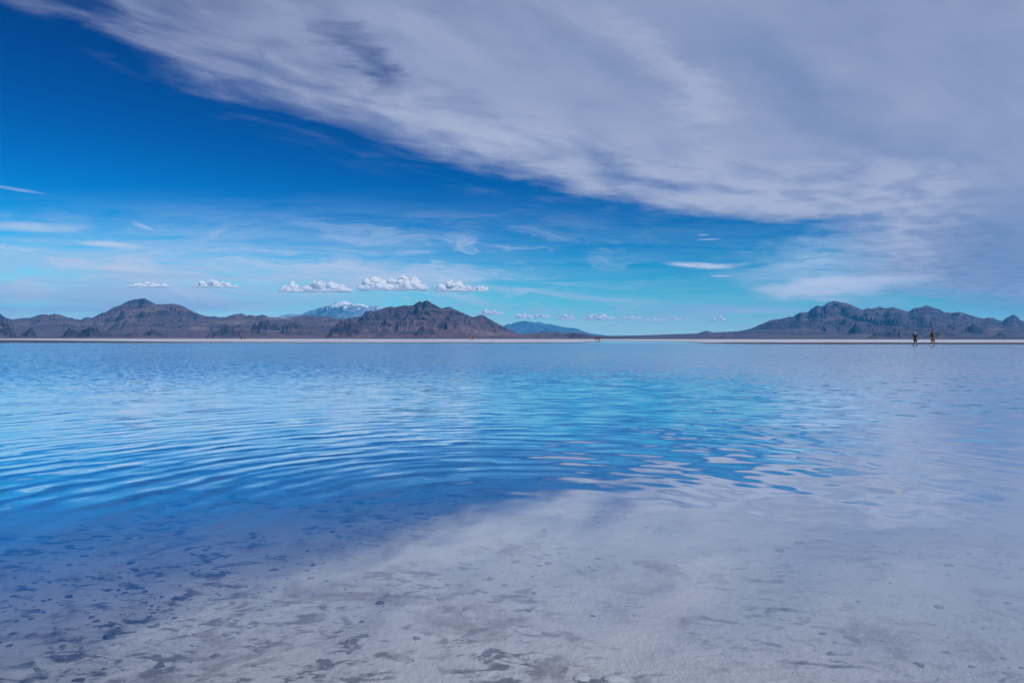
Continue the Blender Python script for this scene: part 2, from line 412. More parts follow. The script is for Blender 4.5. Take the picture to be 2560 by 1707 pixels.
# ------------------------------------------------------------------ water: clear shallow sheet, slopes of the ripples as a normal field
WATER_F = (.38, .95)
def build_water():
    az = np.radians(np.linspace(0, 360, 240, endpoint=False))
    rr = np.concatenate([[0.02], np.geomspace(.6, 380, 60)])
    A, D = np.meshgrid(az, rr)
    m, g, out = new_mat("shallow_water")
    p, nrm = wpos(g); x, y, z = g.sep(p)
    d = g.m('SQRT', x * x + y * y)
    p2 = g.xyz(x, y, 0.0)
    # distorted rings spreading from the bather's side of the pool, plus wind ripples
    wv = g.noise(p2, .55, 4, .55, color=True); q1, q2, q3 = g.sep(wv)
    wf = g.noise(p2, 2.4, 3, .5, color=True); f1, f2, f3 = g.sep(wf)
    cx, cy = .05, 2.85
    dx = x - cx; dy = y - cy
    rad = g.m('SQRT', dx * dx + dy * dy) + .001
    ph = rad * 24.0 + (q1 - .5) * 20.0 + (f1 - .5) * 6.5
    ring = g.m('SINE', ph) + g.m('SINE', ph * 2.0 + 1.1) * .25
    ph2 = rad * 39.0 + (q2 - .5) * 22.0 + (f2 - .5) * 4.0
    ring2 = g.m('SINE', ph2)
    irr = g.noise(g.xyz(x * .85, y * 1.7, 0), 2.9, 1.5, .45, .2, color=True); i1, i2, i3 = g.sep(irr)
    chop = g.noise(g.xyz(x * .75, y * 1.6, 4.4), 8.5, 2, .5, .25, color=True); c1, c2, c3 = g.sep(chop)
    gust = g.noise(g.xyz(x * .10, y * .05, 8.0), 1.0, 3, .5)
    patchy = g.ss(g.noise(g.xyz(x, y * 1.6, 0), 1.1, 4, .6), .36, .64, .12, 1.45)
    patchy2 = g.ss(g.noise(g.vm('ADD', p2, (7.0, 3.0, 0)), .6, 3, .5), .34, .66, .1, 1.2)
    open_ = g.ss(y + (q3 - .5) * 1.6, 1.7, 3.6)
    near = g.ss(rad, .3, 2.0) * open_
    mid = g.ss(d, 6.5, 17.0, .0, 1.0)
    far = g.ss(d, 8.0, 30.0, .0, 1.0)
    calm = g.ss(d, 112, 128, 1.0, .04)
    a_ring = near * g.ss(rad, 18.0, 6.0, .25, 1.0) * RIP[0] * patchy * g.ss(x, -.6, 1.2, 1.0, .5)
    a_ring2 = near * g.ss(rad, 12.0, 4.0, .2, 1.0) * RIP[0] * .55 * patchy2
    a_irr = near * RIP[1] * g.ss(x, -1.5, 1.2, .45, 1.25) + mid * RIP[2]
    a_chop = mid * RIP[3] + far * RIP[4] * g.ss(gust, .3, .7, .7, 1.2)
    tilt = g.m('SINE', (x * .82 - y * .57) * 21.0 + (q3 - .5) * 24.0 + (f3 - .5) * 5.0) * near * patchy2 * g.ss(rad, 16.0, 5.0, .2, 1.0) * .008
    sr = ring * a_ring + ring2 * a_ring2
    rx = dx / rad; ry = dy / rad
    sx = (sr * rx + tilt * .82 + (i1 - .5) * a_irr * .9 + (c1 - .5) * a_chop * .8) * calm
    sy = (sr * ry - tilt * .57 + (i2 - .5) * a_irr + (c2 - .5) * a_chop - g.ss(d, 6.0, 22.0) * LEAN) * calm
    nv = g.vm('NORMALIZE', g.xyz(sx, sy, 1.0))
    fr = g.node('ShaderNodeLayerWeight'); fr.inputs['Blend'].default_value = .5
    g.put(fr.inputs['Normal'], nv)
    fac = g.ss(V(g, fr.outputs['Facing']), WATER_F[0], WATER_F[1])      # reflectance curve, the same from above and below
    gl = g.node('ShaderNodeBsdfGlossy'); g.put(gl.inputs['Normal'], nv)
    g.put(gl.inputs['Roughness'], far * .05 + .015); gl.inputs['Color'].default_value = (1, 1, 1, 1)
    tr = g.node('ShaderNodeBsdfTransparent'); tr.inputs['Color'].default_value = (.88, .96, 1.0, 1)
    mx = g.node('ShaderNodeMixShader')
    g.put(mx.inputs[0], fac); g.l.new(tr.outputs[0], mx.inputs[1]); g.l.new(gl.outputs[0], mx.inputs[2])
    g.l.new(mx.outputs[0], out.inputs['Surface'])
    o = grid_obj("water", D * np.sin(A), D * np.cos(A), np.zeros_like(D), m, wrap=True)
    tag(o, "clear shallow rippled water over the salt bed", "water", kind='structure')
LEAN = .070                    # added tilt of far normals, so distant water mirrors higher, brighter sky
RIP = (.024, .11, .05, .26, .34)
build_water()

# ------------------------------------------------------------------ mountains
def rock_mat(name, rock, scree, pale, low, snow=None, strata=.0):
    m, g, out = new_mat(name)
    p, nrm = wpos(g); x, y, z = g.sep(p)
    nx, ny, nz = g.sep(nrm)
    big = g.noise(g.xyz(x * .0016, y * .0016, z * .002), 1.0, 6, .6, .4)
    med = g.noise(g.xyz(x * .008, y * .006, z * .012), 1.0, 6, .65, .4)
    fine = g.noise(g.xyz(x * .04, y * .02, z * .06), 1.0, 4, .65)
    steep = g.ss(nz + (med - .5) * .25, .93, .72)
    c = g.mix(g.ss(big, .36, .64), scree, low)
    c = g.mix(steep * .9, c, rock)
    c = g.mix(g.ss(med, .56, .70) * .55, c, rock)
    c = g.mix(g.ss(med * .5 + big * .5, .44, .34) * .7, c, pale)
    if strata:
        sv = g.noise(g.xyz(x * .001, y * .001, z * .05), 1.0, 4, .6)
        c = g.mix(g.ss(sv, .52, .64) * strata, c, pale)
    c = g.mix(g.ss(fine, .52, .68) * .42, c, pale)
    c = g.mix(g.ss(fine, .48, .34) * .60, c, rock)
    c = g.mix(g.attr("dark") * .85, c, tuple(v * .6 for v in rock))
    c = g.mix(g.attr("tan") * .8, c, (.20, .15, .14))
    if snow is not None:
        sm = g.ss(g.attr("high") + (med - .5) * .9 + (fine - .5) * .6, .83, .96)
        c = g.mix(sm, c, snow)
    b = bump(g, fine * .6 + med * 1.0, .7, 22.0)
    pbr(g, out, c, .95, b, .1)
    return m
def build_range(name, label, sky, y0, y1, mat, seed, ridge=.62, spur=420.0, amp=.55, bumps=(), tans=(), ncol=None, nrow=170, jag=.8, fan=.14, sharp=1.45):
    sky = np.array(sky, float)
    pa, pb = sky[0, 0], sky[-1, 0]
    ncol = ncol or int((pb - pa) * .9)
    px = np.linspace(pa, pb, ncol)
    hz = 846.3 + (px - 1280) / 2560 * 3
    top = np.interp(px, sky[:, 0], sky[:, 1])
    T = np.maximum(hz - top, 0) / FPX
    env0 = np.clip(T * FPX / 12, 0, 1)
    T = T + (fbm(px / 9, px * 0 + seed, 5, seed, .6) * jag * env0) / FPX
    T = np.maximum(T, 0)
    U = (px - 1280) / FPX
    v = np.linspace(0, 1, nrow)
    UU, VV = np.meshgrid(U, v)
    def smooth(a, w):
        w = max(int(w), 1); kk = np.exp(-np.linspace(-2, 2, 2 * w + 1) ** 2); kk /= kk.sum()
        return np.convolve(np.pad(a, w, 'edge'), kk, 'valid')
    Yw = y0 + VV * (y1 - y0); Xw = UU * Yw
    vr = ridge + .12 * fbm(px / 160, px * 0 + 4.4, 3, seed + 5)
    VR = np.broadcast_to(vr, UU.shape)
    s = np.clip(VV / VR, 0, 1)
    cpp = ncol / (pb - pa)
    wt = sstep(.55, 1.0, s)
    TT = wt * T[None] + (1 - wt) * smooth(T, 34 * cpp)[None]
    back = np.clip((1 - VV) / (1 - VR), 0, 1)
    wx = fbm(Xw / spur / 2, Yw / spur / 2, 3, seed + 9) * .9; wy = fbm(Xw / spur / 2 + 31, Yw / spur / 2, 3, seed + 10) * .9
    R1 = ridged(Xw / spur + wx, Yw / spur / 1.7 + wy, 6, seed)
    R2 = ridged(Xw / spur * 3.4 + wx * 1.6, Yw / spur * .85 + wy, 5, seed + 3)
    prof = fan * s + (1 - fan) * sstep(.08, 1.0, s) ** sharp
    prof = np.where(VV > VR, back ** 1.1, prof)
    mid = np.clip(4 * s * (1 - s), 0, 1) ** .7
    H = prof * (1 - amp * .42 * mid * (1 - R1) * 2.0 - .26 * (1 - R2) * (.35 + .65 * mid)) + amp * .22 * mid * (R1 - .45) * sstep(.15, .5, s)
    H = np.maximum(H, 0) * sstep(0, .05, VV)
    Z = H * TT * (y0 + VR * (y1 - y0))
    rowmax = (Z / Yw).max(0)
    ratio = np.where(rowmax > 1e-6, T / np.maximum(rowmax, 1e-6), 1)
    ratio = np.clip(ratio, .5, 2.5)
    r1 = smooth(ratio, 26 * cpp); r2 = smooth(ratio, 4 * cpp)
    Z = Z * (r1[None] * (1 - wt) + r2[None] * wt)
    dark = np.zeros_like(Z); tan = np.zeros_like(Z)
    PX = UU * FPX + 1280; HZ = 846.3 + (PX - 1280) / 2560 * 3
    for (bx, btop, hw, yb, dk) in bumps:
        vt = (horizon(bx) - btop) / FPX * yb
        rx = (PX - bx) / hw + fbm(Xw / 60, Yw / 120, 4, seed + 12) * .6
        ry = (Yw - yb) / (hw / FPX * yb * 1.5)
        q = np.sqrt(rx ** 2 + ry ** 2)
        hb = np.clip(1 - q * q, 0, 1) ** 1.3 * (.42 + .85 * ridged(Xw / 75 + bx, Yw / 90, 5, seed + 2))
        Zb = hb * vt
        dark = np.maximum(dark, dk * sstep(-.004 * yb, .004 * yb, Zb - Z) * sstep(.02, .12, hb))
        Z = np.maximum(Z, Zb)
    for (bx, by, hw, hh) in tans:
        q = np.sqrt(((PX - bx) / hw + fbm(Xw / 150, Yw / 150, 3, seed) * .5) ** 2 + ((HZ - Z / Yw * FPX - by) / hh) ** 2)
        tan = np.maximum(tan, sstep(1.1, .4, q))
    hi = np.clip((Z / Yw) / max(T.max(), 1e-6), 0, 1)
    Z = Z - 1.0 * (1 - sstep(0, .04, VV)) - .0
    Z[-1] = np.minimum(Z[-1], -.5)
    Z = np.maximum(Z, -.8)
    o = grid_obj(name, Xw, Yw, Z + .0, mat, attrs={"dark": dark, "tan": tan, "high": hi})
    tag(o, label, "mountain", kind='structure')
    return o
ROCK = rock_mat("slate_rock", (.020, .023, .047), (.122, .082, .106), (.23, .165, .175), (.070, .055, .082), strata=.4)
ROCK_C = rock_mat("purple_rock", (.022, .021, .042), (.130, .080, .103), (.23, .16, .168), (.074, .053, .078), strata=.3)
ROCK_R = rock_mat("dark_slate_rock", (.016, .026, .053), (.098, .074, .106), (.20, .155, .175), (.056, .052, .082), strata=.3)
ROCK_F = rock_mat("haze_tinted_rock", (.03, .08, .14), (.10, .18, .28), (.15, .22, .31), (.06, .13, .21))  # blue of distance put into the rock colour, besides the haze volume
ROCK_S = rock_mat("haze_tinted_snowy_rock", (.06, .13, .20), (.28, .35, .46), (.48, .52, .58), (.18, .26, .37), snow=(.85, .86, .88))  # aerial blue painted into these base colours as well
build_range("mountain_range", "long slate and purple mountain range with a flat-topped peak at left", [
    (-160, 760), (-80, 772), (0, 783), (8, 790), (20, 796), (32, 798), (60, 794), (75, 794), (100, 786), (116, 785), (120, 788), (137, 783.5), (155, 788), (172, 794),
    (180, 793.5), (186, 797), (203, 799), (214, 793), (231, 794), (250, 784), (268, 778), (282, 769), (300, 763), (318, 753), (340, 747), (363, 745.5),
    (372, 751), (384, 757), (390, 760), (420, 760), (432, 759), (448, 762), (460, 766), (470, 772), (485, 779), (498, 785), (512, 789), (524, 791),
    (535, 790), (550, 793), (566, 792), (580, 787), (604, 783), (616, 789), (625, 787), (640, 790), (657, 786), (672, 792), (700, 794), (712, 795), (735, 791), (768, 787),
    (790, 791), (805, 791), (820, 790), (830, 794), (850, 797), (870, 795), (890, 791), (920, 788), (960, 784), (1000, 782), (1060, 790), (1120, 800), (1180, 820), (1230, 838), (1260, 843)],
    2500, 7200, ROCK, 3, ridge=.58, spur=520,
    bumps=[(-25, 788, 70, 3000, .25), (183, 818, 38, 2900, .7), (228, 815, 44, 2850, .7), (262, 826, 30, 2950, .5), (72, 819, 26, 2900, .5), (385, 821, 34, 3000, .7), (330, 828, 30, 2950, .4),
           (572, 814, 36, 3300, .6), (545, 823, 34, 3150, .5), (660, 803, 60, 3700, .45), (740, 806, 60, 3600, .35), (620, 822, 60, 3100, .2)],
    tans=[(495, 820, 34, 6), (580, 806, 40, 6), (700, 796, 50, 4)])
build_range("mountain", "dark central mountain with twin rocky summits and purple shoulders in front of the range", [
    (760, 845), (790, 838), (820, 828), (850, 815), (875, 803), (895, 797), (905, 790), (915, 777), (925, 776), (935, 778.5), (950, 774), (965, 768), (980, 765.5), (985, 768),
    (1000, 765), (1015, 762.5), (1020, 764), (1032, 763), (1040, 758), (1050, 752), (1054, 755), (1060, 753), (1066, 750), (1070, 751), (1080, 758), (1090, 763), (1100, 769), (1107, 770.5), (1115, 767.5),
    (1125, 767), (1135, 772), (1148, 778), (1160, 783), (1175, 790), (1185, 792), (1195, 789), (1203, 786.5), (1208, 787), (1220, 795), (1240, 806), (1265, 819), (1290, 831), (1310, 840), (1325, 845)],
    2400, 5200, ROCK_C, 14, ridge=.60, spur=300, amp=.6,
    bumps=[(870, 799, 55, 3100, .25), (845, 822, 45, 2800, .3), (1060, 815, 42, 2900, .1)], nrow=190)
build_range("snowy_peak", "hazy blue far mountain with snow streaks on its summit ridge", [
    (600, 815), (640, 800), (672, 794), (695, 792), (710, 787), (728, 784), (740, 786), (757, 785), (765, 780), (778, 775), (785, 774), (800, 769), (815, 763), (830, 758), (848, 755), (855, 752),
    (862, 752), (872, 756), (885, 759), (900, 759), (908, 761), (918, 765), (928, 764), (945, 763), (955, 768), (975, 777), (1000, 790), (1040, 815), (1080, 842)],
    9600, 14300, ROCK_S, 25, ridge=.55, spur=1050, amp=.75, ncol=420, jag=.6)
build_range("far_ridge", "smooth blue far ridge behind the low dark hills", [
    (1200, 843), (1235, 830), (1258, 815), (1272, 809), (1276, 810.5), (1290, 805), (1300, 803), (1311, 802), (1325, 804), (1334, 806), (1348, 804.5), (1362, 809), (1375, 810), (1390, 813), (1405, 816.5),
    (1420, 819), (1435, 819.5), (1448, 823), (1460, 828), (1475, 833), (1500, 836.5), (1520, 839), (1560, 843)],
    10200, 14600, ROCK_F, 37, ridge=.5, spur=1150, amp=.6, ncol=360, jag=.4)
build_range("low_hills", "low dark knobbly hills at the foot of the far blue ridge", [
    (1240, 845), (1280, 838), (1300, 834.5), (1335, 832), (1350, 830), (1358, 828), (1370, 829), (1376, 831.5), (1390, 829.5), (1394, 828.5), (1402, 831), (1418, 833.5), (1423, 830.5), (1436, 831.5), (1444, 831.5),
    (1460, 832), (1475, 837), (1490, 840), (1520, 843.5), (1545, 845)],
    3000, 4600, ROCK, 44, ridge=.55, spur=200, amp=.4, nrow=110, jag=.35,
    bumps=[(1440, 830, 34, 3300, .5)])
build_range("desert_plain_rise", "long low brushy rise between the two mountain groups", [
    (1380, 843), (1440, 840), (1510, 839), (1600, 838), (1700, 834.5), (1745, 833), (1755, 829), (1767, 826), (1776, 829), (1785, 830.5), (1830, 828.5), (1900, 824), (2000, 822), (2200, 828), (2400, 843)],
    2800, 6500, ROCK_R, 52, ridge=.6, spur=500, amp=.25, nrow=110, jag=.25, fan=.5, sharp=1.0)
build_range("rugged_range", "dark blue-slate rugged range with rocky peaks behind the two walkers", [
    (1740, 845), (1790, 838), (1820, 832), (1860, 825), (1880, 820), (1900, 811), (1920, 803), (1932, 798.5), (1950, 797), (1975, 791), (1980, 792.5), (2000, 780.5), (2020, 780), (2028, 772),
    (2042, 763), (2052, 765.5), (2060, 764), (2068, 756.5), (2085, 751.5), (2100, 755), (2120, 758.5), (2135, 765), (2150, 772), (2158, 774), (2168, 770), (2176, 770.5), (2180, 772),
    (2198, 765.5), (2212, 770), (2235, 767.5), (2248, 773), (2256, 774), (2270, 779), (2280, 773), (2285, 770), (2302, 768), (2318, 762.5), (2330, 768), (2348, 773), (2360, 780), (2378, 782),
    (2396, 779.5), (2412, 783), (2428, 788), (2445, 793.5), (2462, 796), (2470, 793), (2485, 795), (2492, 799), (2506, 802), (2515, 795), (2526, 789), (2534, 785.5), (2543, 791), (2552, 801),
    (2575, 806), (2620, 796), (2680, 812), (2760, 800), (2840, 843)],
    2500, 8200, ROCK_R, 61, ridge=.60, spur=560, amp=.6,
    bumps=[(2140, 808, 36, 3900, .35), (2260, 820, 60, 3300, .25), (2430, 812, 50, 3900, .5), (2400, 838, 22, 2800, .6), (2500, 830, 30, 3000, .5), (2350, 824, 40, 3200, .3),
           (1812, 836, 26, 3000, .3), (2190, 831, 30, 2900, .4)],
    tans=[(2012, 799, 14, 4), (2070, 797, 22, 4), (2290, 809, 14, 3), (2155, 840, 26, 5), (2130, 792, 60, 3), (2490, 823, 30, 4)])

# ------------------------------------------------------------------ cumulus clouds: lumpy closed meshes far beyond the hills
def cloud_mat():
    m, g, out = new_mat("cloud_white")
    p, nrm = wpos(g)
    nz = g.noise(p, 1 / 260.0, 5, .62)
    fz = g.noise(p, 1 / 90.0, 4, .65)
    hgt = g.attr("rise")                                   # 0 at the flat base, 1 at the highest dome
    nv = g.vm('ADD', g.vm('SCALE', nrm, scale=.55), g.xyz(0.0, -.18, hgt * .75 - .18))
    nv = g.vm('NORMALIZE', nv)
    bn = g.node('ShaderNodeBump'); bn.inputs['Strength'].default_value = .28; bn.inputs['Distance'].default_value = 60.0
    g.put(bn.inputs['Height'], nz * .7 + fz * .4); g.put(bn.inputs['Normal'], nv)
    df = g.node('ShaderNodeBsdfDiffuse'); df.inputs['Color'].default_value = (.96, .96, .97, 1); g.l.new(bn.outputs[0], df.inputs['Normal'])
    tl = g.node('ShaderNodeBsdfTranslucent'); tl.inputs['Color'].default_value = (.9, .9, .93, 1)
    mx = g.node('ShaderNodeMixShader'); mx.inputs[0].default_value = .25
    g.l.new(df.outputs[0], mx.inputs[1]); g.l.new(tl.outputs[0], mx.inputs[2])
    lw = g.node('ShaderNodeLayerWeight'); lw.inputs['Blend'].default_value = .5
    thick = g.ss(1.0 - V(g, lw.outputs['Facing']) + (nz - .5) * 1.1 + (fz - .5) * .35, .10, .90)   # thin vapour where the dome curves away
    thick = thick * g.ss(hgt + (nz - .5) * .35 + (fz - .5) * .25, -.02, .16, .12, 1.0)                # ragged, thinning base
    tr = g.node('ShaderNodeBsdfTransparent')
    m2 = g.node('ShaderNodeMixShader'); g.put(m2.inputs[0], thick)
    g.l.new(tr.outputs[0], m2.inputs[1]); g.l.new(mx.outputs[0], m2.inputs[2])
    g.l.new(m2.outputs[0], out.inputs['Surface'])
    return m
CLOUD = cloud_mat()
_ico = bmesh.new(); bmesh.ops.create_icosphere(_ico, subdivisions=3, radius=1.0)
ICO_V = np.array([v.co[:] for v in _ico.verts]); ICO_F = np.array([[v.index for v in f.verts] for f in _ico.faces]); _ico.free()
def cumulus(px0, px1, base, top, dist, puffs, seed, label, group):
    """a cloud between two bearings (photo pixels), flat at base, heaped up to top"""
    rg = np.random.RandomState(seed)
    hz = horizon((px0 + px1) / 2); k = dist / FPX
    cx = ((px0 + px1) / 2 - 1280) * k; cz = (hz - base) * k
    Wd = (px1 - px0) * k; Ht = (base - top) * k
    vs = []; fs = []; n = 0
    def env(t):
        return Ht * max(math.sin(math.pi * min(max(t, .02), .98)) ** .55 * (.52 + .48 * abs(math.sin(t * math.pi * (2.1 + seed % 3) + seed * 1.3))), .22)
    spec = [(0.0, 0.0, Ht * .10, np.array([Wd * .46, Wd * .20, Ht * .20]))]
    for i in range(puffs * 6):
        t = min(max((i + .5) / (puffs * 6) + rg.uniform(-.06, .06), .04), .96)
        e = env(t) * rg.uniform(.72, 1.05); r = min(Ht * rg.uniform(.10, .30), e * .5)
        zc = rg.uniform(r * .3, max(e - r, r * .4)) if rg.rand() < .45 else max(e - r, r * .4)
        spec.append(((t - .5) * Wd, rg.uniform(-.5, .5) * (Wd * .3 + 1) * math.sin(math.pi * t), zc, np.array([rg.uniform(1.0, 1.5), 1.15, 1.0]) * r))
    for (ux, uy, uz, sc) in spec:
        P = ICO_V.copy(); off = rg.uniform(0, 90)
        def n3(f, s_): return fbm(P[:, 0] * f + off + P[:, 2] * f * .7, P[:, 1] * f + P[:, 2] * f * .9 - off, 2, s_)
        disp = .90 + .36 * np.abs(n3(1.6, 1)) + .26 * np.abs(n3(3.8, 2))
        P = P * disp[:, None] * sc + np.array([ux, uy, uz])
        low = P[:, 2] < 0
        P[low, 2] *= .32
        vs.append(P); fs.append(ICO_F + n); n += len(P)
    vs = np.concatenate(vs); fs = np.concatenate(fs)
    o = mesh_obj("cumulus_cloud", vs.tolist(), fs.tolist(), CLOUD)
    at = o.data.attributes.new('rise', 'FLOAT', 'POINT'); at.data.foreach_set('value', np.clip(vs[:, 2] / Ht, 0, 1).astype(np.float32))
    o.location = (cx, dist, cz)
    tag(o, label, "cloud", group)
GB = "cumulus clouds over the mountains"
cumulus(698, 756, 731, 701, 28000, 7, 3, "small rounded white cumulus at the left end of the cloud bank over the snowy peak", GB)
cumulus(750, 882, 731, 697, 28500, 14, 5, "long low heaped cumulus above the left slope of the snowy peak", GB)
cumulus(898, 972, 727, 684, 28500, 9, 8, "tall white cumulus heap directly above the snowy summit", GB)
cumulus(955, 1070, 727, 685, 29000, 13, 11, "largest bright cumulus heap above the gap between snowy peak and dark central summit", GB)
cumulus(1083, 1182, 730, 697, 28000, 11, 14, "white cumulus heap above the right shoulder of the central mountain", GB)
cumulus(1180, 1222, 729, 711, 29500, 5, 17, "faint small cumulus puff at the right end of the cloud bank", GB)
cumulus(312, 436, 719, 704, 31000, 11, 20, "flat grey-white cumulus strip right above the flat-topped peak", GB)
cumulus(474, 598, 720, 699, 30500, 11, 23, "grey-white low cumulus to the right of the flat-topped peak", GB)
cumulus(1004, 1026, 748, 741, 30000, 3, 26, "tiny lone cloud puff beside the twin rocky summits", GB)
GS = "small cumulus clouds low on the horizon"
row = [(1195, 1258, 787, 770, "ragged small cumulus just right of the central mountain's shoulder"),
       (1284, 1333, 797, 780, "small cumulus above the left slope of the far blue ridge"),
       (1335, 1375, 796, 782, "small cumulus above the summit of the far blue ridge"),
       (1391, 1440, 799, 784, "rounded small cumulus above the right slope of the far blue ridge"),
       (1456, 1538, 800, 781, "widest small cumulus, above the tail of the far blue ridge and the four walkers"),
       (1548, 1612, 798, 788, "long low cumulus right of the widest one in the horizon row"),
       (1606, 1672, 804, 794, "thin flat cumulus streak in the right half of the horizon row"),
       (1676, 1702, 801, 791, "compact cumulus puff left of the small round puff in the horizon row"),
       (1707, 1721, 798, 791, "smallest round puff in the horizon row"),
       (1775, 1815, 803, 788, "last bright cumulus of the horizon row, above the little conical hill"),
       (1525, 1558, 816, 809, "faint low cloud puff hanging lowest above the gap in the hills")]
for i, (a, b, c, d, lab) in enumerate(row):
    cumulus(a, b, c, d, 42000 + i * 500, max(4, int((b - a) / 8)), 40 + i * 3, lab, GS)

# ------------------------------------------------------------------ salt crust on the bed
def flake(rg, r, h):
    n = rg.randint(7, 11)
    an = np.sort(rg.uniform(0, 2 * np.pi, n)); rad = r * rg.uniform(.65, 1.15, n)
    ex = rg.uniform(.55, 1.0)
    top = [(math.cos(a) * q * .72, math.sin(a) * q * .72 * ex, h * rg.uniform(.7, 1.2)) for a, q in zip(an, rad)]
    bot = [(math.cos(a) * q, math.sin(a) * q * ex, -h * .6) for a, q in zip(an, rad)]
    vs = bot + top + [(0, 0, h * 1.1)]
    fs = [(i, (i + 1) % n, n + (i + 1) % n, n + i) for i in range(n)] + [(n + i, n + (i + 1) % n, 2 * n) for i in range(n)]
    return vs, fs
def bed_z(x, y):
    return min(-.045 + float(fbm(np.array([x * 1.6]), np.array([y * 1.6]), 5, 21)[0]) * .010 + float(fbm(np.array([x * .5]), np.array([y * .5]), 3, 31)[0]) * .010, -.012)
def crust_mat(name, a, b_):
    m, g, out = new_mat(name)
    p, nrm = wpos(g)
    c = g.mix(g.noise(p, 60, 4, .6), a, b_)
    c = g.mix(g.attr("dark"), c, (.045, .052, .07))
    pbr(g, out, c, .7, bump(g, g.noise(p, 150, 4, .6), .5, .004), .3)
    return m
def build_crust():
    rg = np.random.RandomState(5)
    vs = []; fs = []; dk = []
    n = 0; cnt = 0
    cl = [(rg.uniform(-3.2, 2.4) , rg.uniform(1.5, 5.5)) for _ in range(46)]
    cl = [(x, y) for x, y in cl if rg.rand() < (.9 if x < .3 else .45)]
    for cx, cy in cl:
        for _ in range(rg.randint(30, 95)):
            x = cx + rg.normal(0, .26); y = cy + rg.normal(0, .20)
            r = min(rg.gamma(1.6, .0038) + .0035, .026)
            v, f = flake(rg, r, r * .22)
            z = bed_z(x, y); t = rg.uniform(-.5, .1)
            c, s_ = math.cos(t), math.sin(t)
            vs += [(x + a * c - b * s_, y + a * s_ + b * c, z + h) for a, b, h in v]; fs += [tuple(i + n for i in q) for q in f]
            dk += [float(rg.rand() < .84) * rg.uniform(.6, 1)] * len(v); n += len(v)
    o = mesh_obj("salt_crust_flakes", vs, fs, crust_mat("salt_crust", (.34, .33, .34), (.22, .215, .22)))
    at = o.data.attributes.new("dark", 'FLOAT', 'POINT'); at.data.foreach_set('value', dk)
    tag(o, "scattered dark and pale salt crust flakes on the shallow bed", "salt crust", kind='stuff')
build_crust()

# ------------------------------------------------------------------ people
def simple_mat(name, col, rough=.85, var=.25, scale=40):
    m, g, out = new_mat(name)
    n = g.node('ShaderNodeTexCoord')
    nz = g.noise(V(g, n.outputs['Object']), scale, 4, .6)
    c = g.mix(nz, tuple(v * (1 - var) for v in col), tuple(min(v * (1 + var), 1) for v in col))
    pbr(g, out, c, rough, None, .3)
    return m
MATS = {}
def cm(name, col, **k):
    if name not in MATS: MATS[name] = simple_mat(name, col, **k)
    return MATS[name]
def skin_mesh(name, joints, edges, root, mat, parent, sub=2):
    """grow a continuous surface over a skeleton: joints name -> (xyz, radius or (rx, ry))"""
    names = list(joints); idx = {k: i for i, k in enumerate(names)}
    me = bpy.data.meshes.new(name)
    me.from_pydata([joints[k][0] for k in names], [(idx[a], idx[b]) for a, b in edges], [])
    ob = bpy.data.objects.new(name, me); COL.objects.link(ob)
    md = ob.modifiers.new('skin', 'SKIN'); md.use_smooth_shade = True; md.branch_smoothing = .35
    if not me.skin_vertices: bpy.context.view_layer.update()
    lay = me.skin_vertices[0].data
    for k in names:
        r = joints[k][1]; lay[idx[k]].radius = r if isinstance(r, tuple) else (r, r)
        lay[idx[k]].use_root = (k == root)
    sb = ob.modifiers.new('sub', 'SUBSURF'); sb.levels = sub; sb.render_levels = sub
    bpy.context.view_layer.update()
    ev = ob.evaluated_get(bpy.context.evaluated_depsgraph_get())
    m2 = bpy.data.meshes.new_from_object(ev)
    bpy.data.objects.remove(ob); bpy.data.meshes.remove(me)
    m2.name = name; m2.materials.clear(); m2.materials.append(mat)
    m2.polygons.foreach_set('use_smooth', [True] * len(m2.polygons))
    o = bpy.data.objects.new(name, m2); COL.objects.link(o); o.parent = parent
    return o
def lerp(a, b, t): return tuple(a[i] + (b[i] - a[i]) * t for i in range(3))
def ball(name, c, r, mat, parent, zmin=-1.0, seg=20):
    bm = bmesh.new(); bmesh.ops.create_uvsphere(bm, u_segments=seg, v_segments=12, radius=1.0)
    if zmin > -1: bmesh.ops.delete(bm, geom=[v for v in bm.verts if v.co.z < zmin - 1e-4], context='VERTS')
    for v in bm.verts: v.co = Vector((c[0] + v.co.x * r[0], c[1] + v.co.y * r[1], c[2] + v.co.z * r[2]))
    me = bpy.data.meshes.new(name); bm.to_mesh(me); bm.free(); me.materials.append(mat)
    me.polygons.foreach_set('use_smooth', [True] * len(me.polygons))
    o = bpy.data.objects.new(name, me); COL.objects.link(o); o.parent = parent
    return o
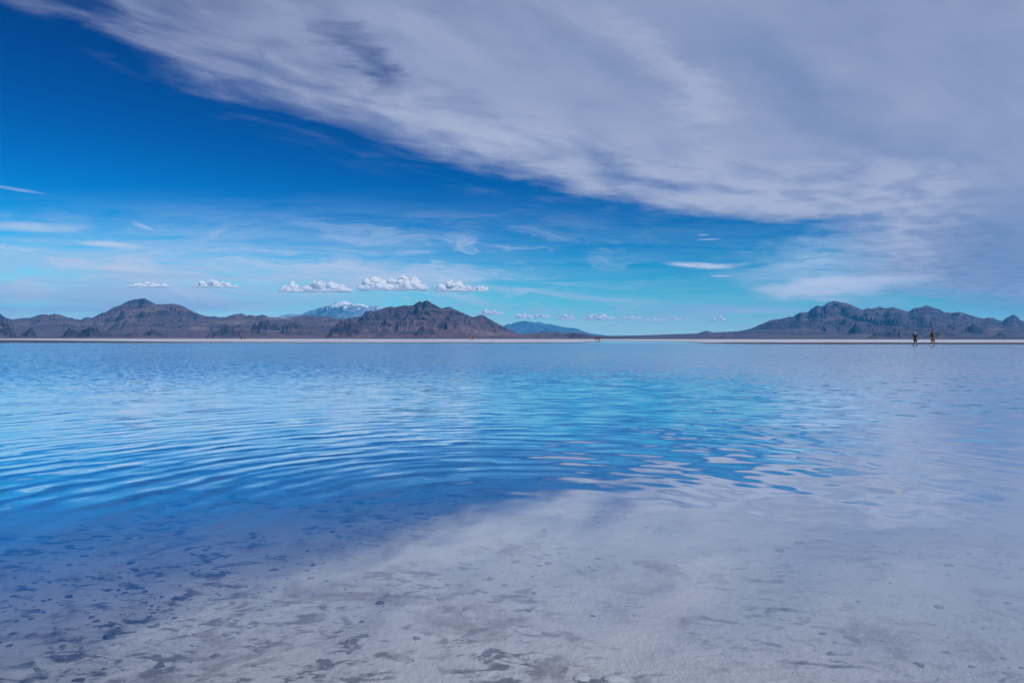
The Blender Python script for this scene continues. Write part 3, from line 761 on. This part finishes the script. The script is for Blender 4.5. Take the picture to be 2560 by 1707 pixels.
def person(loc, yaw, height, label, group, pose, wear, hold=None):
    """figure facing -Y before yaw; pose gives elbows, wrists, knees, ankles"""
    root = bpy.data.objects.new("person", None); COL.objects.link(root)
    root.location = loc; root.rotation_euler = (0, 0, yaw); sc = height / 1.75; root.scale = (sc * 1.22, sc * 1.12, sc)
    tag(root, label, "person", group)
    sk = tuple(.44 * v for v in wear.get('skin', (.42, .24, .17)))
    skin = cm("skin_%d" % int(sk[0] * 1000), sk, rough=.6, var=.1)
    J = {'pelvis': ((0, 0, .95), (.135, .105)), 'waist': ((0, 0, 1.08), (.125, .095)), 'chest': ((0, .005, 1.28), (.15, .11)), 'collar': ((0, .01, 1.42), (.11, .085)),
         'neck': ((0, -.005, 1.515), .052), 'jaw': ((0, -.02, 1.575), (.062, .07)), 'face': ((0, -.02, 1.64), (.078, .092)), 'crown': ((0, -.01, 1.715), (.068, .08)), 'top': ((0, 0, 1.745), .03),
         'nose': ((0, -.122, 1.635), .012)}
    E = [('pelvis', 'waist'), ('waist', 'chest'), ('chest', 'collar'), ('collar', 'neck'), ('neck', 'jaw'), ('jaw', 'face'), ('face', 'crown'), ('crown', 'top'), ('face', 'nose')]
    for s, sg in (('L', 1), ('R', -1)):
        sh = (sg * .185, .01, 1.415); el = pose['elbow' + s]; wr = pose['wrist' + s]
        hp = (sg * .092, 0, .90); kn = pose['knee' + s]; an = pose['ankle' + s]
        J['sh' + s] = (sh, .060); J['el' + s] = (el, .041); J['wr' + s] = (wr, .027)
        dv = Vector(wr) - Vector(el); dv.normalize()
        side = Vector((0, -1, 0)) if abs(dv.y) < .8 else Vector((0, 0, 1))
        pm = Vector(wr) + dv * .06; J['palm' + s] = (tuple(pm), (.036, .018))
        E += [('collar', 'sh' + s), ('sh' + s, 'el' + s), ('el' + s, 'wr' + s), ('wr' + s, 'palm' + s)]
        J['ear' + s] = ((sg * .084, 0.0, 1.635), .014); E.append(('face', 'ear' + s))
        for i, (o_, ln) in enumerate(((-.028, .072), (-.010, .082), (.010, .076), (.028, .060))):
            k = pm + dv * .035 + side * o_; t1 = k + dv * ln * .5; t2 = t1 + (dv * .8 + Vector((-sg * .5, 0, 0))).normalized() * ln * .5
            J['k%d%s' % (i, s)] = (tuple(k), .010); J['m%d%s' % (i, s)] = (tuple(t1), .009); J['t%d%s' % (i, s)] = (tuple(t2), .008)
            E += [('palm' + s, 'k%d%s' % (i, s)), ('k%d%s' % (i, s), 'm%d%s' % (i, s)), ('m%d%s' % (i, s), 't%d%s' % (i, s))]
        th = Vector(wr) + dv * .035 - side * .03 * -1; J['th1' + s] = (tuple(Vector(wr) + dv * .03 + side * .034), .012)
        J['th2' + s] = (tuple(Vector(wr) + dv * .075 + side * .058), .010)
        E += [('wr' + s, 'th1' + s), ('th1' + s, 'th2' + s)]
        J['hip' + s] = (hp, .098); J['kn' + s] = (kn, .060); J['an' + s] = (an, .040)
        J['calf' + s] = (lerp(kn, an, .35), .056)
        ft = pose.get('toe' + s) or (an[0] + sg * .02, an[1] - .15, an[2] - .045)
        J['toe' + s] = (ft, .032)
        E += [('pelvis', 'hip' + s), ('hip' + s, 'kn' + s), ('kn' + s, 'calf' + s), ('calf' + s, 'an' + s), ('an' + s, 'toe' + s)]
    body = skin_mesh("body", J, E, 'pelvis', skin, root)
    # shirt: torso with sleeves
    sj = {'hem': ((0, 0, wear.get('hem', .93)), (.165, .135)), 'waist': ((0, 0, 1.08), (.155, .125)), 'chest': ((0, .005, 1.28), (.180, .14)), 'collar': ((0, .01, 1.425), (.13, .105)), 'nk': ((0, .002, 1.475), .072)}
    se = [('hem', 'waist'), ('waist', 'chest'), ('chest', 'collar'), ('collar', 'nk')]
    for s in 'LR':
        t = wear.get('sleeve', .62)
        sj['sh' + s] = (J['sh' + s][0], .080)
        if t <= 1:
            sj['sl' + s] = (lerp(J['sh' + s][0], J['el' + s][0], t), .068)
            se += [('collar', 'sh' + s), ('sh' + s, 'sl' + s)]
        else:
            sj['el' + s] = (J['el' + s][0], .058); sj['cu' + s] = (lerp(J['el' + s][0], J['wr' + s][0], .92), .042)
            se += [('collar', 'sh' + s), ('sh' + s, 'el' + s), ('el' + s, 'cu' + s)]
    if wear.get('shirt'): skin_mesh(wear.get('shirt_name', "shirt"), sj, se, 'waist', cm(*wear['shirt']), root)
    # trousers or shorts
    tj = {'belt': ((0, 0, 1.03), (.150, .120)), 'pelvis': ((0, 0, .94), (.162, .132))}; te = [('belt', 'pelvis')]
    for s in 'LR':
        t = wear.get('leg', .8)
        tj['hip' + s] = (J['hip' + s][0], .122); te.append(('pelvis', 'hip' + s))
        if t <= 1:
            tj['h2' + s] = (lerp(J['hip' + s][0], J['kn' + s][0], t), .098); te.append(('hip' + s, 'h2' + s))
        else:
            tj['kn' + s] = (J['kn' + s][0], .080); tj['h2' + s] = (lerp(J['kn' + s][0], J['an' + s][0], min(t - 1, .95)), .058)
            te += [('hip' + s, 'kn' + s), ('kn' + s, 'h2' + s)]
    skin_mesh("shorts" if wear.get('leg', .8) <= 1 else "trousers", tj, te, 'pelvis', cm(*wear['legs']), root)
    for s, sg in (('L', 1), ('R', -1)):
        an = Vector(J['an' + s][0]); to = Vector(J['toe' + s][0])
        dv = (to - an).normalized()
        q = {'heel': (tuple(an - dv * .05 + Vector((0, 0, -.035))), .042), 'mid': (tuple(lerp(an, to, .45) + Vector((0, 0, -.012))[:] if False else Vector(lerp(an, to, .45)) + Vector((0, 0, -.014))), .046), 'tip': (tuple(to + dv * .035), .036)}
        if wear.get('shoes'): skin_mesh("shoe", q, [('heel', 'mid'), ('mid', 'tip')], 'mid', cm(*wear['shoes']), root, 1)
    if wear.get('hair'):
        ball("hair", (0, .012, 1.675), (.090, .100, .090), cm(*wear['hair']), root, zmin=-.25 if not wear.get('long') else -.95)
    if wear.get('cap'):
        cp = ball("cap", (0, -.005, 1.69), (.096, .108, .082), cm(*wear['cap']), root, zmin=0.0)
        bm = bmesh.new()
        rings = []
        for h in (0, .010):
            rings.append([bm.verts.new((.088 * math.cos(a), -.06 - .115 * math.sin(a), 1.688 + h - .02 * math.sin(a))) for a in np.linspace(0, math.pi, 13)])
        bm.faces.new(rings[0]); bm.faces.new(rings[1][::-1])
        for i in range(13): j = (i + 1) % 13; bm.faces.new((rings[0][i], rings[1][i], rings[1][j], rings[0][j]))
        me = bpy.data.meshes.new("brim"); bm.to_mesh(me); bm.free(); me.materials.append(cm(*wear.get('brim', wear['cap'])))
        b = bpy.data.objects.new("brim", me); COL.objects.link(b); b.parent = cp
    if wear.get('glasses'):
        bm = bmesh.new()
        for sg in (-1, 1):
            bmesh.ops.create_cube(bm, size=1, matrix=Matrix.Translation((sg * .034, -.108, 1.652)) @ Matrix.Diagonal((.054, .012, .036, 1)))
            bmesh.ops.create_cube(bm, size=1, matrix=Matrix.Translation((sg * .079, -.055, 1.656)) @ Matrix.Diagonal((.006, .11, .008, 1)))
        bmesh.ops.create_cube(bm, size=1, matrix=Matrix.Translation((0, -.110, 1.657)) @ Matrix.Diagonal((.02, .008, .008, 1)))
        me = bpy.data.meshes.new("sunglasses"); bm.to_mesh(me); bm.free(); me.materials.append(cm("black_plastic", (.015, .015, .018), rough=.3))
        b = bpy.data.objects.new("sunglasses", me); COL.objects.link(b); b.parent = root
    else:
        for sg in (-1, 1):
            e = ball("eye", (sg * .031, -.097, 1.652), (.012, .008, .008), cm("eye_dark", (.03, .025, .02), rough=.3), root, seg=10)
    ball("mouth", (0, -.101, 1.597), (.022, .006, .006), cm("lip", (.30, .11, .10), rough=.5), root, seg=10)
    if wear.get('print'):
        bm = bmesh.new(); N_ = 8
        gv = [[bm.verts.new((u * .075, -.150 - .012 * (1 - u * u), 1.22 + v * .06)) for u in np.linspace(-1, 1, N_)] for v in np.linspace(-1, 1, 4)]
        for i in range(3):
            for j in range(N_ - 1): bm.faces.new((gv[i][j], gv[i][j + 1], gv[i + 1][j + 1], gv[i + 1][j]))
        bmesh.ops.solidify(bm, geom=bm.faces[:], thickness=.004)
        me = bpy.data.meshes.new("shirt_print"); bm.to_mesh(me); bm.free(); me.materials.append(cm(*wear['print']))
        b = bpy.data.objects.new("shirt_print", me); COL.objects.link(b); b.parent = root
    return root
def px_at(px, dist, z=0.0): return ((px - 1280) / FPX * dist, dist, z)
STAND = dict(elbowL=(.24, .03, 1.13), wristL=(.25, -.03, .88), elbowR=(-.24, .03, 1.13), wristR=(-.25, -.03, .88),
             kneeL=(.10, -.02, .50), ankleL=(.11, .02, .085), kneeR=(-.10, -.02, .50), ankleR=(-.11, .02, .085))
WALK1 = dict(elbowL=(.29, .06, 1.15), wristL=(.37, -.01, .93), elbowR=(-.27, .02, 1.13), wristR=(-.32, -.12, .92),
             kneeL=(.085, -.14, .52), ankleL=(.095, -.16, .095), kneeR=(-.075, -.06, .49), ankleR=(-.085, .20, .13), toeR=(-.10, .06, .05))
WALK2 = dict(elbowL=(.24, -.10, 1.17), wristL=(.17, -.34, 1.24), elbowR=(-.26, .08, 1.14), wristR=(-.26, .00, .90),
             kneeL=(.09, -.14, .52), ankleL=(.10, -.10, .09), kneeR=(-.09, -.02, .49), ankleR=(-.09, .24, .17), toeR=(-.10, .17, .05))
BLACK = ("black_cotton", (.012, .012, .016)); NAVY = ("navy_cotton", (.018, .028, .065)); BROWN = ("rust_brown_cotton", (.14, .052, .022))
GN = "pair of walkers wading near the shore"
person(px_at(2287.5, 83.5, -.045), R(6), 1.66, "wading person with pale cap, black t-shirt and navy shorts, facing the viewer", GN, WALK1,
       dict(skin=(.50, .30, .24), shirt=BLACK, legs=NAVY, leg=.95, cap=("pale_cap", (.75, .76, .80)), brim=("dark_brim", (.05, .05, .07)), glasses=True, shoes=("dark_sandal", (.03, .03, .04)), hair=("brown_hair", (.06, .035, .025))))
p2 = person(px_at(2331, 81.0, -.045), R(38), 1.93, "wading person with dark red cap and rust-brown shorts looking at a dark phone in hand", GN, WALK2,
       dict(skin=(.40, .22, .16), shirt=BLACK, legs=BROWN, leg=.92, cap=("maroon_cap", (.17, .03, .05)), shoes=("pale_shoe", (.45, .45, .50)), hair=("dark_hair", (.03, .02, .018)), print=("pale_green_print", (.42, .60, .48))))
def held(name, root, lx, size, rot, mat, label, cat):
    bm = bmesh.new(); bmesh.ops.create_cube(bm, size=1, matrix=Matrix.Diagonal((*size, 1)))
    bmesh.ops.bevel(bm, geom=bm.edges[:], offset=min(size) * .3, segments=2, affect='EDGES')
    me = bpy.data.meshes.new(name); bm.to_mesh(me); bm.free(); me.materials.append(mat)
    o = bpy.data.objects.new(name, me); COL.objects.link(o)
    bpy.context.view_layer.update()
    o.location = root.matrix_world @ Vector(lx); o.rotation_euler = rot
    tag(o, label, cat); return o
held("phone", p2, (.155, -.43, 1.285), (.20, .05, .10), (R(20), R(10), R(20)), cm("navy_case", (.015, .02, .06), rough=.4), "dark navy phone held up by the walker in rust-brown shorts", "phone")
GF = "four walkers standing in the shallow inlet"
zf = -.02
person(px_at(1488.0, 283, zf), R(190), 1.68, "distant wader with bare tanned back and black shorts, leftmost of the four in the inlet", GF, STAND,
       dict(skin=(.36, .22, .20), shirt=None, legs=BLACK, leg=.7, hair=("dark_hair", (.03, .02, .018))))
person(px_at(1491.0, 281, zf), R(175), 1.72, "slim distant wader dressed all in dark clothes, second of the four in the inlet", GF, STAND,
       dict(shirt=("charcoal_cotton", (.03, .025, .05)), legs=NAVY, leg=.9, hair=("dark_hair", (.03, .02, .018))))
person(px_at(1496.2, 282, zf), R(200), 1.76, "distant wader in pale reddish top and black shorts, third of the four in the inlet", GF, STAND,
       dict(skin=(.45, .26, .2), shirt=("faded_red_cotton", (.30, .12, .13)), legs=BLACK, leg=.9, hair=("brown_hair", (.06, .035, .025))))
person(px_at(1498.6, 280, zf), R(170), 1.80, "distant wader in dark red top and black shorts, rightmost of the four in the inlet", GF, STAND,
       dict(shirt=("dark_red_cotton", (.16, .02, .05)), legs=BLACK, leg=.9, hair=("dark_hair", (.03, .02, .018))))
ARMS = dict(STAND, elbowL=(.36, .0, 1.27), wristL=(.50, -.04, 1.15), elbowR=(-.36, .0, 1.27), wristR=(-.52, -.04, 1.16))
GL = "two dark figures on the left salt shore"
person(px_at(602.8, 325, .05), R(185), 1.80, "taller dark figure with elbows out, standing on the salt below the left range", GL, ARMS,
       dict(shirt=BLACK, legs=NAVY, leg=1.9, sleeve=1.5, shoes=("dark_sandal", (.03, .03, .04)), hair=("dark_hair", (.03, .02, .018))))
person(px_at(612.5, 345, .05), R(170), 1.52, "shorter dark figure to the right of the one with elbows out, on the salt", GL, STAND,
       dict(shirt=("charcoal_cotton", (.03, .025, .05)), legs=BLACK, leg=1.5, hair=("brown_hair", (.06, .035, .025))))
GC = "two figures on the salt below the central mountain"
person(px_at(1176.6, 322, .05), R(190), 1.66, "figure in bright orange top standing on the salt below the central mountain", GC, ARMS,
       dict(shirt=("orange_nylon", (.80, .22, .08)), legs=BLACK, leg=.7, sleeve=1.5, shirt_name="jacket", hair=("brown_hair", (.06, .035, .025))))
person(px_at(1180.4, 323, .05), R(175), 1.66, "figure in black close beside the one in bright orange, on the salt", GC, STAND,
       dict(shirt=BLACK, legs=BLACK, leg=1.5, sleeve=1.5, hair=("dark_hair", (.03, .02, .018))))
# ------------------------------------------------------------------ two pale salt chunks close to the camera
def chunk(px, py, r, label, seed):
    rg = np.random.RandomState(seed)
    d = (CAM_H + .04) * FPX / (py - horizon(px)); x = (px - 1280) / FPX * d
    P = ICO_V * np.array([r, r * .75, r * .22])
    P = P * (1 + .9 * fbm(ICO_V[:, 0] * 1.9 + seed, ICO_V[:, 1] * 1.9 + ICO_V[:, 2], 5, seed, .7))[:, None]
    o = mesh_obj("salt_chunk", P.tolist(), ICO_F.tolist(), crust_mat("pale_salt", (.52, .50, .50), (.36, .34, .33)))
    o.location = (x, d, bed_z(x, d) + r * .06)
    tag(o, label, "salt chunk", "pale salt chunks on the bed")
chunk(1455, 1692, .022, "smaller rounded pale salt chunk on the bed at the bottom of the view", 3)
chunk(1535, 1697, .030, "larger flat pale salt chunk, right of the smaller one on the bed", 6)

# ------------------------------------------------------------------ haze: the air between here and the far ridges
def build_haze():
    bm = bmesh.new()
    bmesh.ops.create_cube(bm, size=1, matrix=Matrix.Translation((0, 0, 349)) @ Matrix.Diagonal((31000, 31000, 702, 1)))
    me = bpy.data.meshes.new("haze"); bm.to_mesh(me); bm.free()
    m, g, out = new_mat("haze_air")
    pv = g.node('ShaderNodeVolumePrincipled')
    pv.inputs['Color'].default_value = HAZE_COL; pv.inputs['Density'].default_value = HAZE_D
    pv.inputs['Anisotropy'].default_value = 0.0
    g.l.new(pv.outputs[0], out.inputs['Volume'])
    me.materials.append(m)
    o = bpy.data.objects.new("haze", me); COL.objects.link(o)
    tag(o, "thin blue air that fades the far ridges", "haze", kind='stuff')
HAZE_COL = (.03, .48, 1.0, 1); HAZE_D = 5.5e-5
build_haze()
